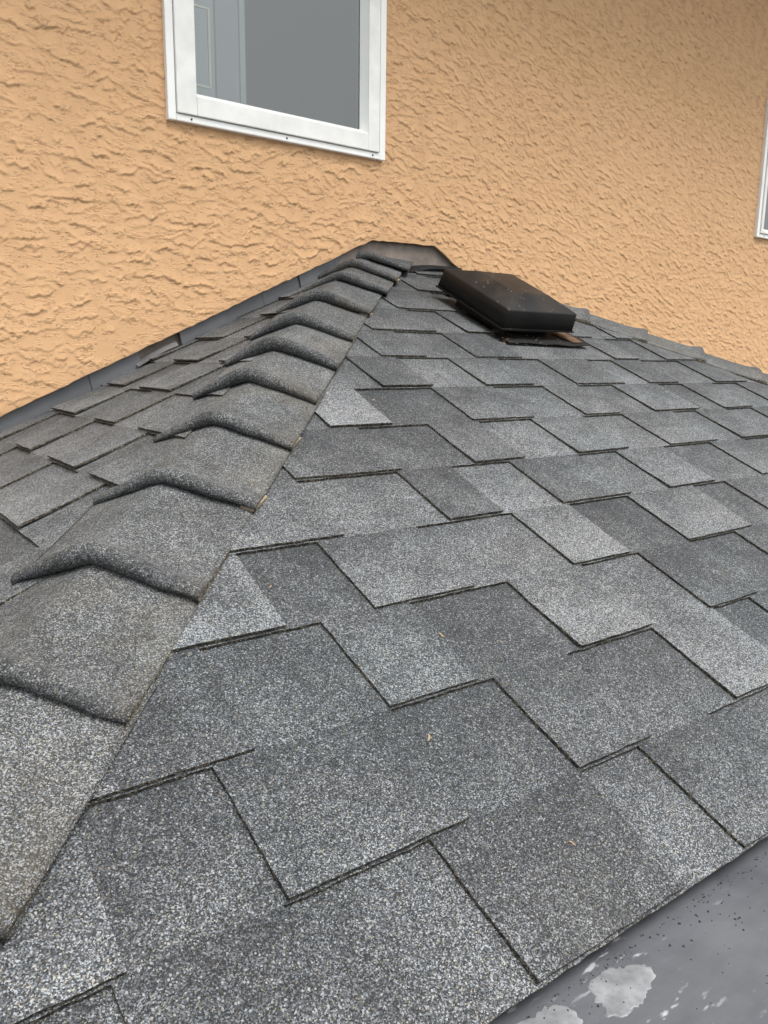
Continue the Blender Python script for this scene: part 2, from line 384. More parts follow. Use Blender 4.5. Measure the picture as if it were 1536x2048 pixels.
me.loops.add(nf*4); me.loops.foreach_set('vertex_index', F.astype(np.int32).ravel())
me.polygons.add(nf); me.polygons.foreach_set('loop_start', np.arange(0, nf*4, 4, dtype=np.int32)); me.polygons.foreach_set('loop_total', np.full(nf, 4, np.int32))
mi = np.zeros(nf, np.int32); mi[-len(FL):] = 1
me.materials.append(M['stucco']); me.materials.append(M['lip']); me.polygons.foreach_set('material_index', mi)
me.update(); me.validate()
wall = empty('stucco_wall', (0, 0, -4.2)); tag(wall, 'tan stucco house wall with ragged trowelled texture above the roof', 'wall')
o = link('stucco_render', me, wall); o.location = (0, 0, 4.2)
def wbox(nm, *a):
    b_ = box(nm, *a, wall); b_.location = (0, 0, 4.2); return b_
def backing():      # sheathing with openings for both windows
    bm = bmesh.new(); xs_ = [-1.9, WIN[0][0]+.02, WIN[0][1]-.02, WIN[1][0]+.02, WIN[1][1]-.02, 3.3]
    for k in range(5):
        if k in (1, 3):
            wv = WIN[0] if k == 1 else WIN[1]
            box_bm(xs_[k], xs_[k+1], .05, .16, -4.2, wv[2]+.02, bm); box_bm(xs_[k], xs_[k+1], .05, .16, wv[3]-.02, ZT, bm)
        else: box_bm(xs_[k], xs_[k+1], .05, .16, -4.2, ZT, bm)
    b_ = bm_obj('sheathing', bm, [M['felt']], wall); b_.location = (0, 0, 4.2)
backing()
so = empty('roof_overhang', (0, 0, ZT)); tag(so, 'overhanging eave soffit shading the top of the stucco wall', 'eave')
box('soffit', -2.6, 3.8, -.62, .2, 0, .03, M['soffit'], so); box('fascia', -2.6, 3.8, -.645, -.622, -.03, .17, M['soffit'], so)

# ------------------------------------------------------------------ shingles
def clip(poly, f):       # keep f(p) >= 0
    outp = []
    for i, a in enumerate(poly):
        b = poly[(i+1) % len(poly)]; fa, fb = f(a), f(b)
        if fa >= 0: outp.append(a)
        if (fa >= 0) != (fb >= 0):
            s = fa/(fa-fb); outp.append((a[0]+s*(b[0]-a[0]), a[1]+s*(b[1]-a[1])))
    return outp
def rough_outline(poly, step, jit):
    o_ = []
    for i, a in enumerate(poly):
        b = poly[(i+1) % len(poly)]; l = math.hypot(b[0]-a[0], b[1]-a[1]); n = max(1, int(l/step))
        nxv, nyv = -(b[1]-a[1])/max(l, 1e-6), (b[0]-a[0])/max(l, 1e-6); low = random.uniform(-1, 1)
        for k in range(n):
            s = k/n; j = 0 if k == 0 else random.uniform(-jit, jit)+low*jit*math.sin(s*3.1)
            o_.append((a[0]+s*(b[0]-a[0])+nxv*j, a[1]+s*(b[1]-a[1])+nyv*j))
    return o_
def slab(name, P, poly, vb, top, bot, tone, parent, lift=0.0, step=.014, jit=.0007, kind='granule'):
    """flat piece: outline in (u, v); top/bottom heights are functions of d = vb - v"""
    if len(poly) < 3: return None
    area = sum(poly[i][0]*poly[(i+1) % len(poly)][1]-poly[(i+1) % len(poly)][0]*poly[i][1] for i in range(len(poly)))/2
    if abs(area) < 2e-5: return None
    # orient so that the top faces outward
    a, b, c = (Vector(P(*poly[0], 0)), Vector(P(*poly[1], 0)), Vector(P(*poly[2], 0)))
    pl = rough_outline(poly, step, jit)
    nrm = Vector(P(pl[0][0], pl[0][1], 1)) - Vector(P(pl[0][0], pl[0][1], 0))
    e1 = Vector(P(1, 0, 0))-Vector(P(0, 0, 0)); e2 = Vector(P(0, 1, 0))-Vector(P(0, 0, 0))
    if (e1.cross(e2).dot(nrm) > 0) != (area > 0): pl = pl[::-1]
    n = len(pl); lf = lambda v: lift*max(0, 1-(vb-v)/.08)
    vt = [P(u, v, top(vb-v)+lf(v)) for u, v in pl]; vbm = [P(u, v, bot(vb-v)+lf(v)) for u, v in pl]
    off = parent_loc(parent)
    vs_ = [tuple(Vector(x)-off) for x in vt+vbm]
    fs = [tuple(range(n))] + [(i, n+i, n+(i+1) % n, (i+1) % n) for i in range(n)]
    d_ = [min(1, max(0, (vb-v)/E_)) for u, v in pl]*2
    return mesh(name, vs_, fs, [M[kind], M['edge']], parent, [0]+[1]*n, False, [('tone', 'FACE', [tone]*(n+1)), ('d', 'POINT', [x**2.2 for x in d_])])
def parent_loc(p):
    v = Vector((0, 0, 0))
    while p is not None: v = v+p.location; p = p.parent
    return v
ROOT = empty('hip_roof', (0, -.8, ZFLAT)); tag(ROOT, 'low hip roof of dark grey laminated shingles against the tan wall', 'roof')
bgtop = lambda d: H0 + T*(1-d/E_)
bgbot = lambda d: H0 + T*(1-d/E_) - T*1.12
tbtop = lambda d: H0 + T*(1-d/E_) + TT
tbbot = lambda d: H0 + T*(1-d/E_) + .0007

def strip(P, vb, edges, tones, parent, clipf, e=E_):
    """lower ply of one shingle: one slab whose top is split into zones of granule blend"""
    off = parent_loc(parent); vs_, fs, mi_, tn, dd = [], [], [], [], []
    e1 = Vector(P(1, 0, 0))-Vector(P(0, 0, 0)); e2 = Vector(P(0, 1, 0))-Vector(P(0, 0, 0)); nrm = Vector(P(0, 0, 1))-Vector(P(0, 0, 0))
    pos = e1.cross(e2).dot(nrm) > 0
    top = lambda d: H0 + T*(1-d/e); bot = lambda d: top(d)-T*.80
    for k in range(len(edges)-1):
        pl = [(edges[k], vb), (edges[k+1], vb), (edges[k+1], vb-e-.035), (edges[k], vb-e-.035)]
        for f in clipf: pl = clip(pl, f)
        if len(pl) < 3: continue
        area = sum(pl[i][0]*pl[(i+1) % len(pl)][1]-pl[(i+1) % len(pl)][0]*pl[i][1] for i in range(len(pl)))/2
        if abs(area) < 1e-6: continue
        # ragged front edge
        q_ = []
        for i, a in enumerate(pl):
            b = pl[(i+1) % len(pl)]; q_.append(a)
            if abs(a[1]-vb) < 1e-6 and abs(b[1]-vb) < 1e-6:
                nn = int(abs(b[0]-a[0])/.013)
                for s in range(1, nn): q_.append((a[0]+(b[0]-a[0])*s/nn, vb+random.uniform(-.0008, .0008)))
        if (area > 0) != pos: q_ = q_[::-1]
        n = len(q_); b0 = len(vs_)
        vs_ += [tuple(Vector(P(u, v, top(vb-v)))-off) for u, v in q_] + [tuple(Vector(P(u, v, bot(vb-v)))-off) for u, v in q_]
        fs.append(tuple(range(b0, b0+n))); mi_.append(0); tn.append(tones[k])
        for i in range(n):
            j = (i+1) % n
            fs.append((b0+i, b0+n+i, b0+n+j, b0+j)); mi_.append(1); tn.append(.3)
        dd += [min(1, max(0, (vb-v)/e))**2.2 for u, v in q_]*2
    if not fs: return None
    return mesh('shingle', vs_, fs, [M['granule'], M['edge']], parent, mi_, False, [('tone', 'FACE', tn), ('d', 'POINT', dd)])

# front facet: tab edges along each course (left, right, tone); None = runs under the hip
R_ = random.Random(5)
FRONT = {
 0: [(-1.70, -1.40, .4), (-1.181, -1.052, .42), (-.897, -.700, .36), (-.596, -.46, .45), (-.30, -.16, .5), (.02, .2, .4), (.33, .5, .6), (.68, .85, .4), (1.0, 1.16, .5), (1.3, 1.5, .45), (1.7, 1.9, .5)],
 1: [(-1.6, -1.174, .62), (-1.046, -.852, .40), (-.698, -.574, .46), (-.395, -.246, .80), (-.142, .03, .5), (.2, .34, .6), (.5, .7, .4), (.85, 1.0, .5), (1.15, 1.33, .45), (1.5, 1.7, .5)],
 2: [(-1.5, -1.006, .30), (-.85, -.724, .55), (-.547, -.397, .74), (-.252, -.117, .36), (.034, .2, .55), (.35, .5, .4), (.66, .85, .6), (1.0, 1.15, .5), (1.3, 1.5, .5), (1.62, 1.8, .5)],
 3: [(-1.4, -.899, .72), (-.776, -.612, .62), (-.411, -.278, .80), (-.114, .09, .72), (.209, .38, .5), (.52, .66, .55), (.8, .98, .4), (1.12, 1.3, .5), (1.42, 1.6, .5)],
 4: [(-1.3, -.735, .60), (-.543, -.432, .34), (-.289, -.103, .50), (.016, .173, .68), (.356, .5, .6), (.63, .8, .5), (.95, 1.1, .5), (1.26, 1.45, .5)],
 5: [(-.735, -.535, .38), (-.373, -.249, .52), (-.097, .06, .66), (.204, .391, .62), (.494, .627, .5), (.76, .9, .5), (1.02, 1.2, .5), (1.3, 1.5, .5)],
 6: [(-.589, -.457, .90), (-.259, -.088, .50), (.076, .192, .62), (.329, .512, .58), (.625, .769, .5), (.9, 1.05, .5), (1.18, 1.4, .5)],
 7: [(-.382, -.255, .36), (-.102, .048, .50), (.197, .381, .46), (.484, .611, .36), (.795, .959, .45), (1.08, 1.25, .5)],
 8: [(-.292, -.166, .44), (-.014, .14, .34), (.505, .608, .52), (.743, .921, .52), (1.03, 1.2, .5)],
 9: [(-.225, -.029, .42), (.075, .223, .42), (.465, .56, .5), (.675, .877, .5)],
 10: [(-.05, .156, .42), (.40, .52, .45), (.605, .708, .5)],
 11: [(-.3, .02, .4), (.12, .24, .45), (.42, .52, .45)],
 12: [(-.2, .1, .4), (.22, .35, .45)]}
BGT = {(0, 1): .52, (1, 0): .34, (1, 1): .36, (2, 1): .36, (2, 0): .42, (3, 0): .30, (3, 1): .62, (3, 2): .28, (4, 0): .62, (4, 1): .78, (4, 2): .66, (5, 0): .34, (5, 1): .66, (5, 2): .66, (6, 0): .26, (6, 1): .55, (2, 2): .62, (1, 2): .42}
for k, tabs in FRONT.items():
    vb = VD - k*E_
    hipL = lambda p: p[0] + p[1]*CA - .045
    hipR = lambda p: RW + p[1]*CA - .045 - p[0]
    gaps = {9: (.228, .455), 10: (.215, .37)}.get(k)
    # the course is laid in strips whose joints fall under tabs
    mids = [(a+b)/2 for a, b, _ in tabs]
    uL, uR = -vb*CA-.02, RW+vb*CA+.02
    joints = [uL]+[m for i, m in enumerate(mids) if i % 3 == (k % 3) and uL+.25 < m < uR-.25]+[uR]
    segs = []
    for a, b in zip(joints[:-1], joints[1:]):
        segs += [(a, b)] if not gaps else [(a, min(b, gaps[0]))]*(a < gaps[0]) + [(max(a, gaps[1]), b)]*(b > gaps[1])
    for a, b in segs:
        ed = [a]+[m for m in mids if a+.01 < m < b-.01]+[b]; tn = []
        for e0, e1 in zip(ed[:-1], ed[1:]):
            c_ = (e0+e1)/2; idx = max([i for i, m in enumerate(mids) if m <= c_+1e-6], default=-1)
            tn.append(BGT.get((k, idx), R_.uniform(.34, .62) if k < 8 else R_.uniform(.36, .5)))
        st = strip(PF, vb, ed, tn, ROOT, [hipL, hipR])
        if st is None: continue
        for (l, r, tone) in tabs:
            if not (a-1e-6 <= (l+r)/2 < b): continue
            if gaps and (l < gaps[1]-.005 and r > gaps[0]+.005): continue
            j = lambda: R_.uniform(-.0012, .0012)
            pl = [(l+j(), vb-.0016+j()*.6), (r+j(), vb-.0016+j()*.6), (r+j()+.002, vb-E_-.004), (l+j()-.002, vb-E_-.004)]
            for f in (hipL, hipR): pl = clip(pl, f)
            slab('tab', PF, pl, vb, tbtop, tbbot, tone, st, R_.choice([0, 0, .0006, .0012, .002]))
# left facet: (edge nearest the wall, outer edge, tone) along y
EL = 0.1343
LEFT = {0: [(-1.3, -1.1, .5), (-.9, -.7, .5), (-.45, -.25, .5)], 1: [(-1.02, -.897, .5), (-.55, -.4, .5), (-.2, -.05, .5)], 2: [(-.653, -.787, .55), (-1.0, -1.2, .5), (-.35, -.5, .5), (-.08, -.22, .5)],
 3: [(-.464, -.634, .55), (-.714, -.9, .5), (-.218, -.34, .45), (0, -.08, .4)], 4: [(-.34, -.458, .5), (-.02, -.205, .5), (-.585, -.8, .4)], 5: [(-.046, -.159, .5), (-.259, -.432, .5), (-.55, -.7, .5)],
 6: [(-.151, -.288, .5), (.02, -.022, .5), (-.40, -.6, .5)], 7: [(.01, -.16, .5), (-.27, -.5, .5)], 8: [(.02, .0, .5), (-.12, -.25, .5)], 9: [(.02, -.052, .5), (-.15, -.3, .5)], 10: [(-.05, -.2, .5)], 11: [(.01, -.03, .5)]}
VL0 = 1.192 + 2*EL
ltop = lambda d: H0+T*(1-d/EL)+TT
lbot = lambda d: H0+T*(1-d/EL)+.0007
for k in range(-2, 11):
    tabs = LEFT.get(k, [(-.9, -.75, .5), (-.5, -.3, .5), (-.15, -.05, .5), (-1.3, -1.15, .5)]); vb = VL0 - k*EL
    if vb < .03: continue
    hip = lambda p: p[0] + p[1]*CL - .045
    wl = lambda p: .004 - p[0]
    mids = sorted([(a+b)/2 for a, b, _ in tabs]); ed = [-vb*CL]+[m for m in mids if m > -vb*CL+.02 and m < -.03]+[.004]
    st = strip(PL, vb, ed, [R_.uniform(.46, .72) for _ in ed], ROOT, [hip, wl], EL)
    if st is None: continue
    for a, b, tone in tabs:
        l, r = min(a, b), max(a, b)
        j = lambda: R_.uniform(-.0012, .0012)
        pl = [(l+j(), vb-.0016+j()*.6), (r+j(), vb-.0016+j()*.6), (r+j(), vb-EL-.004), (l+j(), vb-EL-.004)]
        for f in (hip, wl): pl = clip(pl, f)
        slab('tab', PL, pl, vb, ltop, lbot, R_.uniform(.55, .78), st, R_.choice([0, .001, .002, .003]))
# right facet, beyond the far hip
for k in range(12):
    vb = VD - k*E_; hip = lambda p: p[0] + p[1]*CL - .012
    wl = lambda p: .004 - p[0]
    strip(PR, vb, [-vb*CL, -vb*CL*.5, .004], [R_.uniform(.4, .6), R_.uniform(.4, .6)], ROOT, [hip, wl])
# deck under the shingles
off = parent_loc(ROOT)
dv = [PF(0, .0, -.002), PF(RW, 0, -.002), PF(RW+VD*CA, VD-.01, -.002), PF(-VD*CA, VD-.01, -.002)]
dl = [(-VD*CA, 0, -VD*CA*SL-.004), (RW+VD*CA, 0, -VD*CA*SL-.004)]
mesh('roof_deck', [tuple(Vector(x)-off) for x in dv+dl], [(3, 2, 1, 0), (0, 4, 3), (1, 2, 5)], [M['felt']], ROOT)

# ------------------------------------------------------------------ hip caps: thick rolled front lip, folded over the hip
def hip_cap(origin, hdir, n1, n2, parent, seed, length=.26, wid=.122, thick=.027, widl=.104):
    rr_ = random.Random(seed)
    hd = Vector(hdir).normalized(); n1 = Vector(n1); n2 = Vector(n2)
    a1 = (n1 - n2); a1 = (a1 - hd*a1.dot(hd)); 
    a1 = n1.cross(hd); a1 = a1 if a1.dot(n1-n2) > 0 else -a1; a1.normalize()
    a2 = n2.cross(hd); a2 = a2 if a2.dot(n2-n1) > 0 else -a2; a2.normalize()
    nb = (n1+n2).normalized()
    prof = [(.040, .002), (.016, .002), (.006, .0035), (-.001, .0075), (-.005, .0130), (-.006, .0185), (-.004, .0232), (0, .0262), (.005, .0272), (.011, .0258), (.019, .0212), (.029, .0166), (.044, .0126), (.07, .0098), (.12, .0078), (.18, .0060), (length, .0035)]
    nw = 24; ws = [-1+2*i/nw for i in range(nw+1)]
    sag = rr_.uniform(-.004, .005); tw = rr_.uniform(-.006, .006); sc = thick/.027*rr_.uniform(.84, 1.12); shift = rr_.uniform(-.004, .004)
    base = .0095; vs_, dd, ed = [], [], []
    for (qv, h) in prof:
        for wv in ws:
            aw = abs(wv); dist = aw*(wid if wv >= 0 else widl)
            side, nn = (a1, n1) if wv >= 0 else (a2, n2)
            # rounded fold over the ridge
            rad = .0035; 
            if dist < rad:
                s = dist/rad; drop = rad*.5*(1-s)**2*.35; nmix = (nb*(1-s)+nn*s).normalized()
            else: drop = 0; nmix = nn
            kh = (1-(.42 if wv >= 0 else .58)*aw**1.15)*sc
            hh = base*(1) + h*kh
            wob = .0012*math.sin(wv*7+seed)+.0008*math.sin(wv*15+seed*2)
            qq = qv + (sag*(1-aw*aw) + tw*wv + wob if qv < .1 else 0)
            p = Vector(origin) + (a1-a2)*.5*shift + side*dist + nmix*hh - nb*drop - hd*qq
            vs_.append(tuple(p-parent_loc(parent))); dd.append(max(0, min(1, 1-abs(qv-.0)/.02))*0.6 if qv < .012 else 0); ed.append(max(0, wv)**2)
    W_ = nw+1; fs, mi_ = [], []
    for i in range(len(prof)-1):
        for j in range(nw):
            fs.append((i*W_+j, i*W_+j+1, (i+1)*W_+j+1, (i+1)*W_+j)); mi_.append(0)
    nv = len(vs_)
    # side edges: thin torn ply down to the shingles
    for jcol, sgn in ((0, -1), (nw, 1)):
        b0 = len(vs_); side, nn = (a1, n1) if sgn > 0 else (a2, n2)
        for i, (qv, h) in enumerate(prof):
            p = Vector(origin)+side*((wid if sgn > 0 else widl)-.001)+nn*(.003)-hd*(qv+tw*sgn)
            vs_.append(tuple(p-parent_loc(parent))); dd.append(0); ed.append(1)
        for i in range(len(prof)-1):
            a, b = i*W_+jcol, (i+1)*W_+jcol
            fs.append((a, b, b0+i+1, b0+i) if sgn > 0 else (b, a, b0+i, b0+i+1)); mi_.append(1)
    o = mesh('hip_cap_shingle', vs_, fs, [M['cap'], M['edge']], parent, mi_, True, [('tone', 'POINT', [rr_.uniform(.43, .52)]*len(vs_)), ('d', 'POINT', dd), ('edge', 'POINT', ed)])
    bm = bmesh.new(); bm.from_mesh(o.data); bmesh.ops.recalc_face_normals(bm, faces=bm.faces); bm.to_mesh(o.data); bm.free()
    return o
def torn_ply(origin, hdir, n1, parent, wid, q0, q1, outw):
    hd = Vector(hdir).normalized(); n1 = Vector(n1); a1 = n1.cross(hd)
    if a1.x < 0: a1 = -a1
    a1.normalize(); vs_ = []; lo = parent_loc(parent)
    for h_ in (.010, .0145):
        for i in range(7):
            s_ = i/6; q_ = q0+(q1-q0)*s_
            for w_ in (wid-.02, wid-.001+outw*s_**.7+random.uniform(-.0006, .0006)):
                vs_.append(tuple(Vector(origin)+a1*w_+n1*(h_+.003*(1-s_))-hd*q_-lo))
    fs = [(14+2*i, 14+2*i+1, 14+2*i+3, 14+2*i+2) for i in range(6)]+[(2*i, 2*i+2, 2*i+3, 2*i+1) for i in range(6)]+[(2*i+1, 2*i+3, 14+2*i+3, 14+2*i+1) for i in range(6)]+[(0, 1, 15, 14), (12, 26, 27, 13)]
    return mesh('torn_ply', vs_, fs, [M['ply']], parent)
nF = (0, -SA, CA); nLn = (-SLN, 0, CL); nRn = (SLN, 0, CL)
caps = [(1.60, 0, 0), (1.465, 0, 0), (1.33, 0, 0), (1.196, 0, 0), (1.063, 0, 0), (.928, 0, 0), (.794, 0, 0), (.665, 0, 0), (.545, 0, 0), (.423, 0, 0), (.285, .0, .0), (.155, .018, .004), (.065, .034, .008), (.0, .058, .016)]
for i, (t_, dx, dz) in enumerate(caps):
    cp_ = hip_cap((-t_+dx, -t_, -S*t_+dz), (-1, -1, -S), nF, nLn, ROOT, 3+i, .26 if t_ > .1 else .12, .122, .033 if t_ > .2 else .029)
    if i in (5, 6, 10, 12): torn_ply((-t_+dx, -t_, -S*t_+dz), (-1, -1, -S), nF, cp_, .122, .002, .05 if i < 8 else .035, .006)
for i, t_ in enumerate([.01, .12, .243, .370, .495, .62, .745, .87, 1.0, 1.13, 1.26, 1.4, 1.54]):
    hip_cap((RW+t_, -t_, -S*t_), (1, -1, -S), nF, nRn, ROOT, 40+i, .24 if t_ > .1 else .1, .118, .016)

# ------------------------------------------------------------------ flashings
seams = [-1.22, -1.10, -.983, -.865, -.749, -.638, -.519, -.401, -.279, -.166, -.05, .08]
for i in range(len(seams)-1):
    x0, x1 = seams[i], seams[i+1]+.012
    y = .010 + (.003 if i % 2 else 0); m = M['flash']; dark = i == 5
    if dark: y = .021; m = M['flash_brown']
    lo = -.012; hi = .07; sk = .016; y += .0004*i*(i % 3)
    vs_ = [(x0+sk, y-.002, SL*x0+lo+sk*.2), (x1+sk, y, SL*x1+lo+sk*.2), (x1, y+.004, SL*x1+hi), (x0, y+.002, SL*x0+hi)]
    base = [tuple(Vector(v)-off) for v in vs_]; back = [tuple(Vector(v)+Vector((0, .001, 0))-off) for v in vs_]
    mesh('step_flashing', base+back, [(0, 1, 2, 3), (7, 6, 5, 4), (0, 4, 5, 1), (1, 5, 6, 2), (3, 7, 4, 0)], [m], ROOT)
# bent bright leg of one flashing sprung away from the wall
bl = []
for i in range(9):
    s = i/8; x = -.628+s*.105; bl.append((x, -.004, SL*x+.010+.007*math.sin(s*2.2))); bl.append((x, .018, SL*x+.018+.012*math.sin(s*2.2)))
mesh('bent_flashing_leg', [tuple(Vector(v)-off) for v in bl], [(2*i, 2*i+2, 2*i+3, 2*i+1) for i in range(8)], [M['flash_bright']], ROOT, smooth=True)
# lifted dark shingle corners curling beside the flashing seams
hv = [(-.07, .012, -.05), (.56, .012, -.06), (.47, .013, .035), (.40, .014, .06), (.325, .015, .105), (.06, .015, .105), (-.02, .014, .03)]
b2_ = [tuple(Vector(v)-off) for v in hv]; b3_ = [tuple(Vector(v)+Vector((0, .002, 0))-off) for v in hv]
mesh('head_flashing', b2_+b3_, [tuple(range(7)), tuple(range(13, 6, -1))]+[(i, i+7, (i+1) % 7+7, (i+1) % 7) for i in range(7)], [M['flash_brown']], ROOT)
av = []; na = 14
for i in range(na+1):
    s = i/na; x = .06+s*.36; dip = .022*math.exp(-((s-.38)/.2)**2)
    front = .010+.016*math.exp(-((s-.3)/.25)**2)
    av += [(x, .019, .034-dip*.4), (x, -front*.5, .030-dip), (x, -front, .0235-dip*.9), (x, -front-.0005, .0205-dip*.9)]
mesh('apron_flashing', [tuple(Vector(v)-off) for v in av], [(4*i+j, 4*i+4+j, 4*i+5+j, 4*i+1+j) for i in range(na) for j in range(3)], [M['flange']], ROOT, smooth=True)

# ------------------------------------------------------------------ roof vent
ven = empty('roof_vent', PF(.281, .36, .008)); tag(ven, 'square black box vent with sloped hood, dusty, on the shingles', 'roof vent')
vo = ven.location
u0, u1, v0, v1 = .146, .416, .215, .501
def ring(du0, du1, dv0, dv1, h): return [Vector(PF(u0+du0, v0+dv0, h))-vo, Vector(PF(u1-du1, v0+dv0, h))-vo, Vector(PF(u1-du1, v1-dv1, h))-vo, Vector(PF(u0+du0, v1-dv1, h))-vo]
bm = bmesh.new()
rings = [ring(0, 0, 0, 0, .040), ring(.004, .004, .004, .004, .090), ring(.072, .072, .068, .067, .1145)]
bv = [[bm.verts.new(p) for p in r] for r in rings]
for k in range(2):
    for i in range(4): bm.faces.new((bv[k][i], bv[k][(i+1) % 4], bv[k+1][(i+1) % 4], bv[k+1][i]))
bm.faces.new(bv[2]); bm.normal_update()
eds = [e for e in bm.edges if not e.is_boundary]
bmesh.ops.bevel(bm, geom=eds, offset=.0032, segments=3, affect='EDGES', profile=.5)
bmesh.ops.recalc_face_normals(bm, faces=bm.faces)
hood = bm_obj('hood', bm, [M['vent']], ven, True)
so_ = hood.modifiers.new('shell', 'SOLIDIFY'); so_.thickness = .0025; so_.offset = -1
bm = bmesh.new(); rg = [ring(-.0025, -.0025, -.0025, -.0025, .0385), ring(-.0025, -.0025, -.0025, -.0025, .0425), ring(.003, .003, .003, .003, .0425), ring(.003, .003, .003, .003, .0385)]
bv = [[bm.verts.new(p) for p in r] for r in rg]
for k in range(4):
    for i in range(4): bm.faces.new((bv[k][i], bv[k][(i+1) % 4], bv[(k+1) % 4][(i+1) % 4], bv[(k+1) % 4][i]))
bmesh.ops.recalc_face_normals(bm, faces=bm.faces); bm_obj('rim', bm, [M['vent']], ven)
bm = bmesh.new(); rg = [ring(.045, .045, .045, .045, .006), ring(.05, .05, .05, .05, .085)]
bv = [[bm.verts.new(p) for p in r] for r in rg]
for i in range(4): bm.faces.new((bv[0][i], bv[0][(i+1) % 4], bv[1][(i+1) % 4], bv[1][i]))
bmesh.ops.recalc_face_normals(bm, faces=bm.faces); bm_obj('neck', bm, [M['vent']], ven)
fv = []; nfl = 12
for i in range(nfl+1):
    u = .165+.30*i/nfl
    for v_, h_ in ((.33, .010), (.42, .0125), (.50, .0135), (.522, .0135)):
        curl = .007*max(0, (u-.40)/.085)**2*(v_ > .45)+.0012*math.sin(u*60)
        fv.append(Vector(PF(u, v_+(u-.15)*.05*(v_ > .45), h_+curl))-vo)
fl = mesh('flange', fv, [(4*i+j, 4*i+4+j, 4*i+5+j, 4*i+1+j) for i in range(nfl) for j in range(3)], [M['flange']], ven)
so_ = fl.modifiers.new('sheet', 'SOLIDIFY'); so_.thickness = .0015
rp = mesh('brown_reflection', [Vector(PF(u_, v_, h_))-vo for u_, v_, h_ in ((.385, .45, .0165), (.445, .445, .0185), (.452, .522, .0205), (.415, .52, .0185))], [(0, 3, 2, 1)], [M['russet']], ven)  # added brown plate painting a board's reflection on the flange corner
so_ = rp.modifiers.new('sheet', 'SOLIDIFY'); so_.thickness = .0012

# ------------------------------------------------------------------ windows
def window(name, x0, x1, z0, z1, label, s=.050):
    wd = empty(name, ((x0+x1)/2, 0, z0)); tag(wd, label, 'window', 'white vinyl windows in the stucco wall')
    ox, oz = (x0+x1)/2, z0
    def prism(nm, pts_yz_fn, mat): pass
    def bar(nm, a0, a1, y0, y1, c0, c1, mat, bev=.0025):
        b_ = box(nm, a0-ox, a1-ox, y0, y1, c0-oz, c1-oz, mat, wd, bev); return b_
    f = .020
    # outer nailing trim, mitred look: bottom lies between proud sides
    bar('outer_trim', x0, x0+f, -.016, .03, z0, z1, M['vinyl']); bar('outer_trim', x1-f, x1, -.016, .03, z0, z1, M['vinyl'])
    bar('outer_trim', x0+f, x1-f, -.0165, .03, z0, z0+f-.004, M['vinyl']); bar('outer_trim', x0+f, x1-f, -.0165, .03, z1-f, z1, M['vinyl'])
    bar('gasket', x0+f, x1-f, .0, .01, z0+f-.004, z1-f, M['gasket'], 0) if False else None
    g = .0012; a, b, c, d = x0+f+g, x1-f-g-.004, z0+f-.004+g, z1-f-g
    bar('sash_frame', a, a+s, -.022, .035, c, d, M['vinyl_dirty']); bar('sash_frame', b-s+.012, b, -.022, .035, c, d, M['vinyl_dirty'])
    bar('sash_frame', a+s, b-s+.012, -.0225, .035, c, c+s-.006, M['vinyl_dirty']); bar('sash_frame', a+s, b-s+.012, -.0225, .035, d-s, d, M['vinyl_dirty'])
    # sloping glazing beads
    a2, b2, c2, d2 = a+s, b-s+.012, c+s-.006, d-s; w_ = .013
    def bead(p):
        q_ = [(x-ox, y, z-oz) for x, y, z in p]
        mesh('glazing_bead', q_, [(0, 1, 2, 3)], [M['vinyl']], wd)
    bead([(a2, -.019, c2), (b2, -.019, c2), (b2-w_, .004, c2+w_), (a2+w_*.3, .004, c2+w_)]); bead([(b2, -.019, c2), (b2, -.019, d2), (b2-w_, .004, d2-w_), (b2-w_, .004, c2+w_)])
    bead([(a2, -.019, d2), (a2, -.019, c2), (a2+w_*.3, .004, c2+w_), (a2+w_*.3, .004, d2-w_)]); bead([(b2, -.019, d2), (a2, -.019, d2), (a2+w_*.3, .004, d2-w_), (b2-w_, .004, d2-w_)])
    for yy in (.004,):
        p = mesh('pane', [(a2-ox, yy, c2-oz), (b2-ox, yy, c2-oz), (b2-ox, yy, d2-oz), (a2-ox, yy, d2-oz)], [(0, 1, 2, 3)], [M['glass']], wd)
    # inner jamb and dark spacer line at the far side
    bar('inner_jamb', b2-w_-.010, b2-w_-.001, .006, .03, c2, d2, M['gasket'], 0); 
    if s == .050:       # cream glazing bars sealed between the panes
        for a_, b_, c_, d_ in ((a2, -.402, .398, .4035), (-.4075, -.402, .404, .575), (a2, -.402, .5755, .581)): bar('glazing_bar', a_, b_, .020, .026, c_, d_, M['bead'], .001)
    # weep slots and screw heads along the bottom trim
    for sx in (.09, .5, .93):
        xx = x0+(x1-x0)*sx
        bm = bmesh.new(); bmesh.ops.create_cone(bm, segments=8, radius1=.0026, radius2=.002, depth=.002, cap_ends=True, matrix=Matrix.Translation((xx-ox, -.0175, .008)) @ Matrix.Rotation(math.pi/2, 4, 'X'))
        bm_obj('weep_hole', bm, [M['gasket']], wd)
    return wd
window('window', *WIN[0], 'white vinyl window above the hip, glass reflecting grey sky')
window('window', *WIN[1], 'white vinyl window cut by the right edge of the picture', .018)
